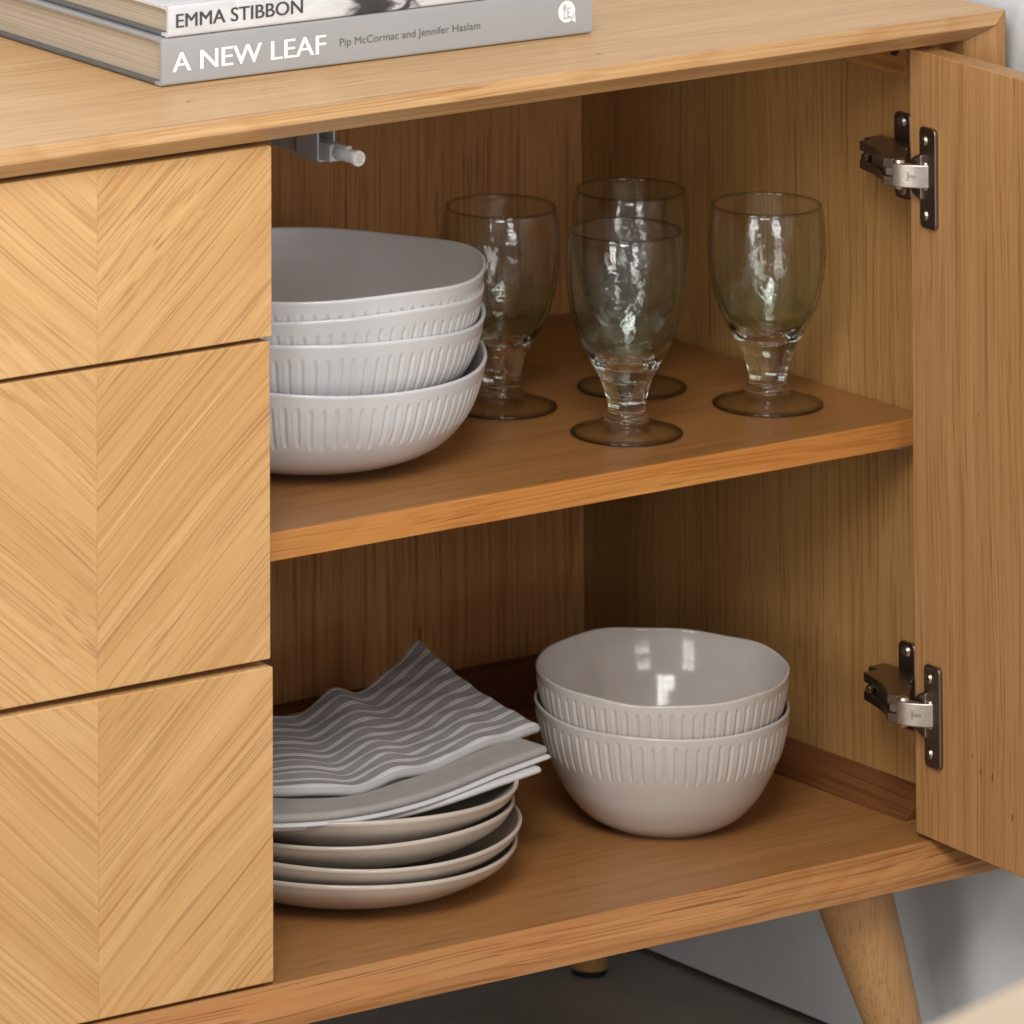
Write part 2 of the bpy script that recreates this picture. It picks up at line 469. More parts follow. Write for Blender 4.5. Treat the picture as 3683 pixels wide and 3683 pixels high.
def base_ring(side):
    out = []
    for y, z in ((-B, ZB), (-B, ZB + 0.0084), (0.0, ZBI - 0.0006), (0.0, ZBI), (YB, ZBI), (YB, ZB)):
        t = (z - ZB) * 0.943
        out.append(((XO - t) if side > 0 else (XL + t), y, z))
    return out
bm = bmesh.new()
ring_l = [(XL + (z - ZB) * 0.943, y, z) for y, z in ((0.0, ZB), (0.0, ZBI), (YB, ZBI), (YB, ZB))]
ring_r = [(XO - (z - ZB) * 0.943, y, z) for y, z in ((0.0, ZB), (0.0, ZBI), (YB, ZBI), (YB, ZB))]
prism(bm, ring_l, ring_r)
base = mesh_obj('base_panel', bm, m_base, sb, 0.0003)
bm = bmesh.new()
pr = ((-B, ZB), (-B, ZB + 0.0084), (-0.0002, ZBI + 0.0003), (-0.0002, ZB))
prism(bm, [(XL + (z - ZB) * 0.943, y, z) for y, z in pr], [(XO - (z - ZB) * 0.943, y, z) for y, z in pr])
mesh_obj('lipping', bm, m_base_lip, base, 0.0006)

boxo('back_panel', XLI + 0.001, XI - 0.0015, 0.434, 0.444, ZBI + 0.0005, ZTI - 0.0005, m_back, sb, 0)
boxo('divider', -0.020, -0.003, 0.0215, 0.4335, ZBI + 0.0004, ZTI - 0.0004, m_inner, sb, 0.0004)
boxo('divider', -0.300, -0.283, 0.0215, 0.4335, ZBI + 0.0004, ZTI - 0.0004, m_inner, sb, 0.0004)

# batten under the top along the side wall, dark disc stands in for the shade in its bored hole
bt = boxo('batten', 0.581, XI - 0.0014, 0.0445, 0.4330, 0.2222, ZTI - 0.0005, m_bat, sb, 0.0004)
bm = bmesh.new(); tube(bm, (0.5806, 0.0560, 0.2405), (0.5830, 0.0560, 0.2405), 0.0058, 0.0058, 28)
mesh_obj('hole_shade', bm, m_dark, bt, smooth=40)
# fillet where the side wall meets the bottom, and batten along the back
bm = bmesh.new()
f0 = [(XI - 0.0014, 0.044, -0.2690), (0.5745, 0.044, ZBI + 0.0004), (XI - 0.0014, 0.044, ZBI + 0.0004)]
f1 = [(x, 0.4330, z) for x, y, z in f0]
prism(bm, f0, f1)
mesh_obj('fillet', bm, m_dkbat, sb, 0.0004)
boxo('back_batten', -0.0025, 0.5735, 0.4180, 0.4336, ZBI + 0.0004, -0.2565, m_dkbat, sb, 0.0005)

# shelf with solid lipping, plastic pins
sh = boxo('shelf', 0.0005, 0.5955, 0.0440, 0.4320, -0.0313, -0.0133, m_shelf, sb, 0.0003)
boxo('lipping', 0.0005, 0.5955, 0.0398, 0.0438, -0.0314, -0.0131, m_shelf_lip, sh, 0.0008)
for y in (0.068, 0.390):
    bm = bmesh.new()
    box(bm, 0.5875, 0.5976, y - 0.004, y + 0.004, -0.0365, -0.0316)
    tube(bm, (0.5880, y, -0.0385), (0.5976, y, -0.0385), 0.0026, 0.0026, 16)
    mesh_obj('shelf_pin', bm, m_clear, sh, smooth=40)

# drawers: two mirrored veneer halves meeting in a chevron
for i, (z0, z1, dy) in enumerate(((0.1257, 0.2484, 0.0), (-0.0807, 0.1226, 0.0004), (-0.2856, -0.0852, -0.0012))):
    dl = ('top drawer', 'middle drawer', 'bottom drawer')[i]
    bm = bmesh.new()
    x1 = (0.0003, -0.0010, -0.0003)[i]
    box(bm, -0.2775, x1, 0.0012 + dy, 0.0195 + dy, z0, z1)
    dr = mesh_obj('drawer', bm, m_vr[i], sb, 0.0012)
    XV = -0.1386
    # veneer halves: 1.2 mm skins with a rounded outer arris
    for nm, xa, xb, mt in (('veneer_panel', XV + 0.00008, x1, m_vr[i]), ('veneer_panel', -0.2775, XV - 0.00008, m_vl[i])):
        bm = bmesh.new()
        rr = 0.0018
        # outline with rounded outer corners
        pts = []
        def arc(cx, cz, a0, a1):
            for s in range(5):
                a = a0 + (a1 - a0) * s / 4
                pts.append((cx + rr * math.cos(a), cz + rr * math.sin(a)))
        if mt is m_vr[i]:
            pts += [(xa, z1), (xa, z0)]
            arc(xb - rr, z0 + rr, -PI / 2, 0); arc(xb - rr, z1 - rr, 0, PI / 2)
        else:
            pts += [(xb, z0), (xb, z1)]
            arc(xa + rr, z1 - rr, PI / 2, PI); arc(xa + rr, z0 + rr, PI, 1.5 * PI)
        if mt is m_vr[i]: fr = [(min(x, xb - 0.0006), min(max(z, z0 + 0.0006), z1 - 0.0006)) for x, z in pts]
        else: fr = [(max(x, xa + 0.0006), min(max(z, z0 + 0.0006), z1 - 0.0006)) for x, z in pts]
        rg = [[bm.verts.new((x, y, z)) for x, z in q] for q, y in ((fr, dy), (pts, 0.0006 + dy), (pts, 0.0011 + dy))]
        n_ = len(pts)
        bm.faces.new(rg[0]); bm.faces.new(rg[2][::-1])
        for a_, b_ in zip(rg, rg[1:]):
            for q in range(n_): bm.faces.new((a_[q], b_[q], b_[(q + 1) % n_], a_[(q + 1) % n_]))
        mesh_obj(nm, bm, mt, dr, 0.0)
    bm = bmesh.new()
    box(bm, -0.268, -0.262, 0.021, 0.40, z0 + 0.012, z1 - 0.02)
    box(bm, -0.022 - 0.008, -0.022 - 0.002, 0.021, 0.40, z0 + 0.012, z1 - 0.02)
    box(bm, -0.2619, -0.0301, 0.394, 0.40, z0 + 0.012, z1 - 0.02)
    box(bm, -0.2619, -0.0301, 0.021, 0.3939, z0 + 0.014, z0 + 0.020)
    mesh_obj('drawer_box', bm, m_carcass, dr)
for kx, ky in ((-0.0361, 0.0431), (0.2867, 0.0175)):
    bm = bmesh.new()
    vs = [bm.verts.new((kx + 0.0016 * math.cos(t * PI / 6), ky + 0.0011 * math.sin(t * PI / 6), ZT + 0.00015)) for t in range(12)]
    bm.faces.new(vs)
    mesh_obj('knot', bm, simple('knot_wood', (0.17, 0.085, 0.035), 0.6), top)
# left-hand cupboard keeps its door shut
ld = boxo('door', XLI + 0.002, -0.2800, 0.0, 0.0190, ZBI + 0.003, ZTI - 0.003, m_vl[0], sb, 0.0012)

# open door, hinged on the right, swung out to about 86 degrees
HX, HY, HA = 0.5577, 0.0120, 0.0670
dv = Vector((-math.sin(HA), -math.cos(HA), 0))       # along the door, away from the hinge
dn = Vector((math.cos(HA), -math.sin(HA), 0))        # through the door, to the right
def D(s, off, z):
    p = Vector((HX, HY, 0)) + dv * s + dn * off
    return (p.x, p.y, z)
bm = bmesh.new()
pa = [D(0, 0, -0.2850), D(0, 0.0185, -0.2850), D(0.596, 0.0185, -0.2850), D(0.596, 0, -0.2850)]
pb = [(x, y, 0.2492) for x, y, z in pa]
prism(bm, pa, pb)
door = mesh_obj('door', bm, m_door, sb, 0.0009)
for (s, z, a) in ((0.075, -0.226, 0.0016), (0.088, -0.2265, 0.0018), (0.066, -0.2170, 0.0011), (0.110, -0.2475, 0.0017), (0.076, 0.0140, 0.0008)):
    bm = bmesh.new()
    c = Vector(D(s, -0.0002, z))
    vs = [bm.verts.new(c + dv * (a * 0.55 * math.cos(t * PI / 6)) + Vector((0, 0, a * 1.7 * math.sin(t * PI / 6)))) for t in range(12)]
    ctr = bm.verts.new(c + dn * 0.0001)
    for t in range(12): bm.faces.new((vs[t], vs[(t + 1) % 12], ctr))
    mesh_obj('knot', bm, simple('knot_wood', (0.17, 0.075, 0.03), 0.6), door, smooth=180)

# hinges
def rounded_rect(w, h, r, n=5):
    pts = []
    for cx, cy, a0 in ((w / 2 - r, h / 2 - r, 0), (-w / 2 + r, h / 2 - r, PI / 2), (-w / 2 + r, -h / 2 + r, PI), (w / 2 - r, -h / 2 + r, 1.5 * PI)):
        for s in range(n + 1):
            a = a0 + PI / 2 * s / n
            pts.append((cx + r * math.cos(a), cy + r * math.sin(a)))
    return pts
def make_hinge(zc):
    root = bpy.data.objects.new('hinge', None); COL.objects.link(root); root.parent = sb
    root.empty_display_size = 0.01
    # flange screwed to the door face
    sc_ = 0.0236
    bm = bmesh.new()
    rr = rounded_rect(0.0185, 0.0690, 0.0040)
    prism(bm, [D(sc_ + u, -0.0032, zc + v) for u, v in rr], [D(sc_ + u, -0.0001, zc + v) for u, v in rr])
    mesh_obj('flange', bm, m_bronze, root, 0.0009)
    # cup bulging towards the hinge edge
    bm = bmesh.new()
    outl = [(sc_ - 0.004 - 0.0165 * math.cos(a), 0.0165 * math.sin(a)) for a in [(-PI / 2) + PI * k / 14 for k in range(15)]]
    prism(bm, [D(u, -0.0058, zc + v * 0.92) for u, v in outl], [D(u, -0.0001, zc + v) for u, v in outl])
    mesh_obj('cup', bm, m_bronze, root, 0.0012)
    for dz in (-0.0255, 0.0255):
        bm = bmesh.new()
        tube(bm, D(sc_ - 0.0030, -0.0033, zc + dz), D(sc_ - 0.0030, -0.0050, zc + dz), 0.0040, 0.0030, 24)
        sc = mesh_obj('screw', bm, m_brass, root, smooth=40)
        bm = bmesh.new()
        for (hu, hv) in ((0.0022, 0.0005), (0.0005, 0.0022)):
            pp = [D(sc_ - 0.0030 + u, -0.0052, zc + dz + v) for u, v in ((-hu, -hv), (hu, -hv), (hu, hv), (-hu, hv))]
            qq = [D(sc_ - 0.0030 + u, -0.0048 - (0.0001 if hu > hv else 0), zc + dz + v) for u, v in ((-hu, -hv), (hu, -hv), (hu, hv), (-hu, hv))]
            prism(bm, pp, qq)
        mesh_obj('cross_slot', bm, m_dark, sc)
    zl = zc + 0.0012
    # bright link that joins arm and cup
    A = (0.5375, 0.0085); Bp = (0.5572, -0.0095)
    bm = bmesh.new()
    plan = [A, (0.5400, 0.0005), (0.5480, -0.0095), (0.5560, -0.0148), (0.5590, -0.0120), (0.5530, -0.0060), (0.5470, 0.0030), (0.5450, 0.0110)]
    prism(bm, [(x, y, zl - 0.0080) for x, y in plan], [(x, y, zl + 0.0080) for x, y in plan])
    lk = mesh_obj('link', bm, m_nickel, root, 0.0009)
    # embossed mark on the link
    bm = bmesh.new()
    a = Vector((0.5415, -0.0016)); b_ = Vector((0.5475, -0.0089)); dr2 = (b_ - a).normalized(); nn = Vector((-abs(dr2.y), -abs(dr2.x)))
    nn = Vector((dr2.y, -dr2.x)); nn = nn if nn.y < 0 else -nn
    def E(t, z, o): q = a + dr2 * t + nn * o; return (q.x, q.y, zl + z)
    def bar(t0, t1, z0, z1):
        prism(bm, [E(t0, z0, 0.00025), E(t1, z0, 0.00025), E(t1, z1, 0.00025), E(t0, z1, 0.00025)],
                  [E(t0, z0, -0.0004), E(t1, z0, -0.0004), E(t1, z1, -0.0004), E(t0, z1, -0.0004)])
    bar(0.0010, 0.0022, -0.0030, 0.0030); bar(0.0022, 0.0080, -0.0011, 0.0011)
    mesh_obj('embossed_mark', bm, simple('mark_metal', (0.33, 0.30, 0.27), 0.4, 1.0), lk)
    # pivots, top and bottom of the link
    bm = bmesh.new()
    for s in (-1, 1):
        tube(bm, (0.5435, 0.0075, zl + s * 0.0081), (0.5435, 0.0075, zl + s * 0.0098), 0.0046, 0.0040, 20)
        tube(bm, (0.5540, -0.0090, zl + s * 0.0081), (0.5540, -0.0090, zl + s * 0.0092), 0.0030, 0.0026, 20)
    mesh_obj('pivot_pin', bm, m_nickel, root, smooth=40)
    # arm channel from the side wall mount to the link
    bm = bmesh.new()
    plan = [(0.5425, 0.0125), (0.5395, 0.0200), (0.5500, 0.0350), (0.5560, 0.0500), (0.5620, 0.0720), (0.5800, 0.0720), (0.5800, 0.0500), (0.5660, 0.0250), (0.5530, 0.0120)]
    for s, z0, z1 in ((1, zl + 0.0030, zl + 0.0095), (-1, zl - 0.0095, zl - 0.0030)):
        prism(bm, [(x, y, z0) for x, y in plan], [(x, y, z1) for x, y in plan])
    plan2 = [(0.5440, 0.0150), (0.5415, 0.0200), (0.5520, 0.0360), (0.5580, 0.0540), (0.5760, 0.0540), (0.5700, 0.0300), (0.5560, 0.0150)]
    prism(bm, [(x, y, zl - 0.0029) for x, y in plan2], [(x, y, zl + 0.0029) for x, y in plan2])
    mesh_obj('arm', bm, m_bronze, root, 0.0006)
    bm = bmesh.new()
    tube(bm, (0.5610, 0.0630, zl), (0.5800, 0.0630, zl), 0.0028, 0.0028, 20)
    tube(bm, (0.5580, 0.0630, zl), (0.5610, 0.0630, zl), 0.0026, 0.0036, 20)
    mesh_obj('adjusting_screw', bm, m_brass, root, smooth=40)
    # mounting plate on the wall
    bm = bmesh.new()
    zp = zc - 0.002
    rr = rounded_rect(0.0180, 0.0600, 0.0045)
    prism(bm, [(XI - 0.0045, 0.0640 + u, zp + v) for u, v in rr], [(XI - 0.0013, 0.0640 + u, zp + v) for u, v in rr])
    box(bm, 0.5795, XI - 0.0040, 0.0420, 0.0880, zp - 0.0090, zp + 0.0105)
    mp = mesh_obj('mounting_plate', bm, m_bronze, root, 0.0010)
    for dz in (-0.0235, 0.0235):
        bm = bmesh.new()
        tube(bm, (XI - 0.0062, 0.0640, zp + dz), (XI - 0.0044, 0.0640, zp + dz), 0.0030, 0.0042, 24)
        mesh_obj('screw', bm, m_nickel, root, smooth=40)
    return root
# a hinge is a part; its pieces sit one level below it
h1 = make_hinge(0.1645)
h2 = make_hinge(-0.2010)

# touch catch under the top
ct = bpy.data.objects.new('touch_catch', None); COL.objects.link(ct); ct.parent = sb; ct.empty_display_size = 0.01
CX, CZ = 0.0855, 0.2268
bm = bmesh.new(); tube(bm, (CX, 0.0205, CZ), (CX, 0.0440, CZ), 0.0045, 0.0045, 32)
mesh_obj('plunger', bm, m_clear, ct, smooth=40)
bm = bmesh.new()
lathe_pts = [(0.0046, 0.0), (0.0053, 0.0006), (0.0053, 0.0018), (0.0046, 0.0022)]
tube(bm, (CX, 0.0190, CZ), (CX, 0.0212, CZ), 0.0050, 0.0053, 32)
pt = mesh_obj('plunger_tip', bm, m_clear, ct, smooth=40)
bm = bmesh.new(); tube(bm, (CX, 0.0186, CZ), (CX, 0.0196, CZ), 0.0026, 0.0026, 20)
mesh_obj('magnet', bm, simple('magnet_metal', (0.75, 0.73, 0.72), 0.25, 1.0), ct, smooth=40)
boxo('housing', CX - 0.0055, CX + 0.0055, 0.0440, 0.1120, CZ - 0.0062, CZ + 0.0055, m_plast, ct, 0.0012)
boxo('top_rib', CX - 0.0022, CX + 0.0022, 0.0300, 0.0439, CZ + 0.0040, CZ + 0.0062, m_plast, ct, 0.0005)
bm = bmesh.new()
box(bm, CX - 0.0075, CX - 0.0057, 0.0560, 0.0800, CZ - 0.0068, ZTI - 0.0012)
box(bm, CX + 0.0057, CX + 0.0075, 0.0560, 0.0800, CZ - 0.0068, ZTI - 0.0012)
box(bm, CX - 0.0056, CX + 0.0056, 0.0570, 0.0790, CZ - 0.0084, CZ - 0.0066)
box(bm, CX - 0.0190, CX + 0.0190, 0.0560, 0.0800, ZTI - 0.0030, ZTI - 0.0006)
mesh_obj('bracket', bm, m_plast, ct, 0.0005)
boxo('strike_plate', CX - 0.010, CX + 0.018, 0.030, 0.056, ZTI - 0.0022, ZTI - 0.0005, simple('white_plate', (0.7, 0.7, 0.72), 0.35), ct, 0.0003)

# splayed legs with black foot caps
def leg(tx, ty, sx, sy):
    bm = bmesh.new()
    N = 40
    rings = []
    z_top, z_bot = ZB - 0.0004, -0.4770
    for k in range(15):
        t = k / 14
        z = z_top + (z_bot - z_top) * t
        r = 0.0288 - 0.0075 * t - 0.0072 * t ** 1.6
        cx = tx + sx * (z_top - z); cy = ty + sy * (z_top - z)
        rings.append([bm.verts.new((cx + r * math.cos(2 * PI * i / N), cy + r * math.sin(2 * PI * i / N), z)) for i in range(N)])
    for a, b in zip(rings, rings[1:]):
        for i in range(N): bm.faces.new((a[i], b[i], b[(i + 1) % N], a[(i + 1) % N]))
    bm.faces.new(rings[0]); bm.faces.new(rings[-1][::-1])
    lg = mesh_obj('leg', bm, m_leg, sb, smooth=40)
    bm = bmesh.new()
    zz = z_bot - 0.0002
    cx = tx + sx * (z_top - zz); cy = ty + sy * (z_top - zz)
    tube(bm, (cx, cy, -0.4819), (cx, cy, zz), 0.0125, 0.0140, 32)
    mesh_obj('foot_cap', bm, m_black, lg, smooth=40)
leg(0.5175, 0.040, 0.322, -0.08)
leg(0.5215, 0.388, 0.322, 0.08)
leg(-0.7970, 0.040, -0.322, -0.08)
leg(-0.8010, 0.388, -0.322, 0.08)

# ------------------------------------------------------------------ ribbed bowls
def bowl_mesh(outer, thick, ngroove, gz, depth, waves, seg, tilt=(0, 0)):
    """outer: (r,z) profile from the foot to the rim; one closed shell"""
    H = outer[-1][1]
    prof = smooth_prof(outer, 9)
    # refine the upper part so that the grooves read
    no = len(prof)
    inner = []
    for i in range(len(prof) - 1, -1, -1):
        r, z = prof[i]
        if i == 0 or i == len(prof) - 1: a, b = (prof[i - 1], prof[i]) if i else (prof[0], prof[1])
        else: a, b = prof[i - 1], prof[i + 1]
        tx, tz = b[0] - a[0], b[1] - a[1]
        L = math.hypot(tx, tz) or 1
        nx, nz = -tz / L, tx / L
        th = thick * (0.75 + 0.9 * (1 - z / H) ** 2)
        rr, zz = r + nx * th, z + nz * th
        inner.append((rr, zz))
    rim_o, rim_i = prof[-1], inner[0]
    mx, mz = (rim_o[0] + rim_i[0]) / 2, (rim_o[1] + rim_i[1]) / 2
    hw = math.hypot(rim_o[0] - rim_i[0], rim_o[1] - rim_i[1]) / 2
    rim = [(mx + hw * math.cos(a), mz + hw * 1.05 * math.sin(a)) for a in [PI * k / 7 for k in range(1, 7)]]
    inn = [p for p in inner if p[0] > outer[0][0] * 0.55]
    foot_z = inn[-1][1]
    under = [(0.0, 0.0022), (outer[0][0] * 0.86, 0.0022), (outer[0][0] * 0.90, 0.0002), (outer[0][0] * 0.97, 0.0)]
    full = under + prof + rim + inn + [(outer[0][0] * 0.35, foot_z * 0.98), (0.0, foot_z * 0.97)]
    i_out0 = len(under); i_out1 = len(under) + no
    def disp(k, r, z, t):
        w = sum(a * math.cos(n * t + p) for n, a, p in waves)
        f = max(0.0, z / H) ** 3
        zz = z + w * f + (tilt[0] * math.cos(t) + tilt[1] * math.sin(t)) * r * 1.0
        rr = r * (1 + 0.0) + sum(a * 0.45 * math.sin(n * t + p * 1.7 + 1) for n, a, p in waves) * f
        if i_out0 <= k < i_out1:
            ph = (t * ngroove / (2 * PI)) % 1.0
            d = ph - 0.5
            g = math.exp(-(d / 0.105) ** 2) - 0.22 * math.exp(-((abs(d) - 0.30) / 0.12) ** 2)
            z0, z1 = gz
            jit = 0.0012 * math.sin(17.3 * int(t * ngroove / (2 * PI)))
            e = min(1, max(0, (z - z0 - jit) / 0.0028)) * min(1, max(0, (z1 + jit * 0.5 - z) / 0.0014))
            rr -= depth * g * e
        return rr, zz
    bm = bmesh.new()
    lathe(bm, full, seg, (0, 0, 0), disp)
    # material 1 inside
    bm.faces.ensure_lookup_table()
    bm.faces.index_update()
    cnt = 0
    start_in = (i_out1 + 4)
    for ringi in range(len(full) - 1):
        n = seg
        for i in range(n):
            f = bm.faces[cnt]; cnt += 1
            if ringi >= start_in: f.material_index = 1
    return bm

def place_bowl(name, x, y, z, mesh_bm, mats, label, cat, group, rz=0):
    o = mesh_obj(name, mesh_bm, mats, None, smooth=180, world=False)
    o.location = (x, y, z + ZO); o.rotation_euler = (0, 0, rz)
    return tag(o, label, cat, group)

big = [(0.0500, 0.0), (0.0560, 0.0012), (0.0780, 0.0065), (0.0960, 0.0150), (0.1085, 0.0275), (0.1165, 0.0415), (0.1215, 0.0560), (0.1245, 0.0680)]
SH = -0.0131
bowl_data = [
    (0.0000, [(2, 0.0016, 0.3), (3, 0.0010, 1.0), (5, 0.0005, 2.0)], 'bottom bowl of the white ribbed stack, resting on the shelf', (0, 0), 0.2),
    (0.0312, [(2, 0.0022, 0.9), (3, 0.0014, 2.6), (5, 0.0006, 0.2)], 'white ribbed bowl second from the bottom of the stack on the shelf', (0.0, -0.010), 1.1),
    (0.0500, [(2, 0.0020, 2.0), (3, 0.0016, 0.4), (5, 0.0007, 1.2)], 'white ribbed bowl just under the topmost one on the shelf', (0.0, -0.016), 2.5),
    (0.0612, [(2, 0.0018, 2.2), (3, 0.0016, 0.1), (5, 0.0011, 1.7)], 'topmost white ribbed bowl on the shelf, its grey inside showing', (-0.006, -0.008), 0.0),
]
for dz, wv, lb, tl, rz in bowl_data:
    bmx = bowl_mesh(big, 0.0038, 86, (0.0310, 0.0600), 0.0013, wv, 86 * 9, tl)
    place_bowl('ribbed_bowl', 0.1685, 0.1940, SH + dz, bmx, [m_cer_white, m_cer_in], lb, 'bowl', 'white ribbed bowls stacked on the shelf', rz)

deep = [(0.0385, 0.0), (0.0440, 0.0018), (0.0570, 0.0095), (0.0685, 0.0225), (0.0765, 0.0365), (0.0825, 0.0500), (0.0860, 0.0620), (0.0878, 0.0720), (0.0888, 0.0800)]
for dz, wv, lb, rz in ((0.0, [(2, 0.0012, 1.2), (3, 0.0010, 0.4), (5, 0.0005, 2.2)], 'lower of the two deep beige ribbed bowls on the cabinet floor', 0.4),
                       (0.0245, [(4, 0.0005, 0.35), (3, 0.0004, 2.4), (2, 0.0003, 1.9), (9, 0.0004, 0)], 'upper of the two deep beige ribbed bowls, open and glossy inside', 0.0)):
    bmx = bowl_mesh(deep, 0.0032, 68, (0.0480, 0.0750), 0.0012, wv, 68 * 10, (0.020, 0.030) if dz else (0.008, 0.012))
    place_bowl('deep_bowl', 0.4362, 0.1397, -0.2878 + dz, bmx, [m_cer_warm, m_cer_warm], lb, 'bowl', 'deep beige bowls nested on the cabinet floor', rz)

# ------------------------------------------------------------------ plates
plate = [(0.0700, 0.0), (0.0740, 0.0012), (0.0900, 0.0060), (0.1040, 0.0130), (0.1140, 0.0200), (0.1190, 0.0270)]
for i, (px, py, pz, lb) in enumerate((
        (0.1735, 0.1590, 0.0, 'bottom plate of the beige stack under the napkins'),
        (0.1750, 0.1575, 0.0118, 'beige plate second from the bottom of the stack'),
        (0.1715, 0.1600, 0.0252, 'beige plate just under the top plate of the stack'),
        (0.1745, 0.1590, 0.0380, 'top plate of the beige stack, directly under the folded napkins'))):
    bmx = bowl_mesh(plate, 0.0042, 60, (1, 2), 0.0, [(2, 0.0007, i), (3, 0.0005, i * 2.0)], 160, ((0, 0), (0, 0), (-0.006, -0.012), (-0.011, -0.022))[i])
    place_bowl('plate', px, py, -0.2878 + pz, bmx, [m_cer_plate, m_cer_plate], lb, 'plate', 'beige plates stacked on the cabinet floor')

# ------------------------------------------------------------------ goblets
def goblet_bm(seed):
    mm = 0.001
    foot = [(0, 6.2), (8, 5.8), (16, 4.6), (26, 2.6), (34, 0.9), (37.2, 0.1), (38.9, 0.3), (39.3, 1.1), (38.9, 1.9), (36.5, 2.6)]
    up = [(36.5, 2.6), (30, 4.4), (22, 7.4), (16.2, 9.2), (15.2, 10.2), (15.6, 11.6), (14.8, 13.0), (13.2, 14.8), (13.3, 19.0),
          (14.2, 24.5), (16.4, 31.5), (19.6, 39.5), (23.0, 46.0), (28.0, 54.5), (33.4, 65.0), (37.4, 76.5), (40.2, 90.0), (41.6, 104.0), (41.4, 119.0), (40.1, 133.0), (39.0, 137.6)]
    upS = smooth_prof(up, 4)
    rim = [(39.3, 138.7), (38.8, 139.4), (38.1, 139.4), (37.5, 138.6)]
    inn = [(37.4, 137.4), (38.3, 133.0), (39.5, 119.0), (39.6, 104.0), (38.0, 90.0), (35.0, 77.0), (30.6, 66.0), (24.6, 56.0), (17.5, 50.0), (9.0, 47.3), (0.0, 46.6)]
    innS = smooth_prof(inn, 4)
    full = foot + upS[1:] + rim + innS
    full = [(r * mm, z * mm) for r, z in full]
    off = Vector((seed * 3.1, seed * 1.7, seed * 5.3))
    def disp(k, r, z, t):
        f = min(1, max(0, (z - 0.014) / 0.02)) * min(1, max(0, (0.136 - z) / 0.012))
        p = Vector((math.cos(t) * r, math.sin(t) * r, z))
        n = noise.noise(p * 120 + off) * 0.00028 + noise.noise(p * 38 + off) * 0.00055
        if k > len(foot) + len(upS): n *= 0.8
        return r + n * f + 0.0004 * math.sin(2 * t + seed) * f, z
    bm = bmesh.new()
    lathe(bm, full, 160, (0, 0, 0), disp)
    return bm
for i, (x, y, lb, rz) in enumerate((
        (0.3903, 0.1202, 'hammered glass goblet standing in front of the others near the shelf edge', 0.3),
        (0.5247, 0.1296, 'hammered glass goblet standing nearest the side wall and the upper hinge', 1.9),
        (0.4759, 0.2222, 'hammered glass goblet behind the front one, half hidden by it', 4.0),
        (0.3646, 0.2294, 'hammered glass goblet next to the stack of white bowls', 2.7))):
    o = mesh_obj('goblet', goblet_bm(i + 1), m_glass, None, smooth=180, world=False)
    o.location = (x, y, SH + 0.00005 + ZO); o.rotation_euler = (0, 0, rz)
    tag(o, lb, 'goblet', 'hammered glass goblets on the shelf')

# ------------------------------------------------------------------ napkins
def napkin(name, pts, zf, th, mat, label, NU=110, NV=80):
    """pts(s,t)->(x,y); zf(s,t,x,y)->height of the middle surface; a soft slab with a rounded rim"""
    bm = bmesh.new()
    uvl = bm.loops.layers.uv.new('UVMap')
    T, Bt = {}, {}
    def prm(i, n):
        a = i / n
        return a
    L1, L2 = 0.22, 0.16
    for i in range(NU + 1):
        for j in range(NV + 1):
            s, t = prm(i, NU), prm(j, NV)
            x, y = pts(s, t)
            z = zf(s, t, x, y)
            d = min(s * L1, (1 - s) * L1, t * L2, (1 - t) * L2)
            rr = th * 0.5
            e = math.sqrt(max(0.0, 1 - (1 - min(1, d / rr)) ** 2)) if d < rr else 1.0
            T[i, j] = bm.verts.new((x, y, z + th / 2 * e))
            if 0 < i < NU and 0 < j < NV: Bt[i, j] = bm.verts.new((x, y, z - th / 2 * e))
            else: Bt[i, j] = T[i, j]
    for i in range(NU):
        for j in range(NV):
            f = bm.faces.new((T[i, j], T[i + 1, j], T[i + 1, j + 1], T[i, j + 1]))
            for lp, (a, b) in zip(f.loops, ((i, j), (i + 1, j), (i + 1, j + 1), (i, j + 1))):
                lp[uvl].uv = (a / NU * L1, b / NV * L2)
            q = [Bt[i, j], Bt[i, j + 1], Bt[i + 1, j + 1], Bt[i + 1, j]]
            if len(set(q)) == 4:
                f = bm.faces.new(q)
                for lp, (a, b) in zip(f.loops, ((i, j), (i, j + 1), (i + 1, j + 1), (i + 1, j))):
                    lp[uvl].uv = (a / NU * L1, b / NV * L2)
    o = mesh_obj(name, bm, mat, None, smooth=180)
    return tag(o, label, 'napkin', 'folded napkins on the plates')

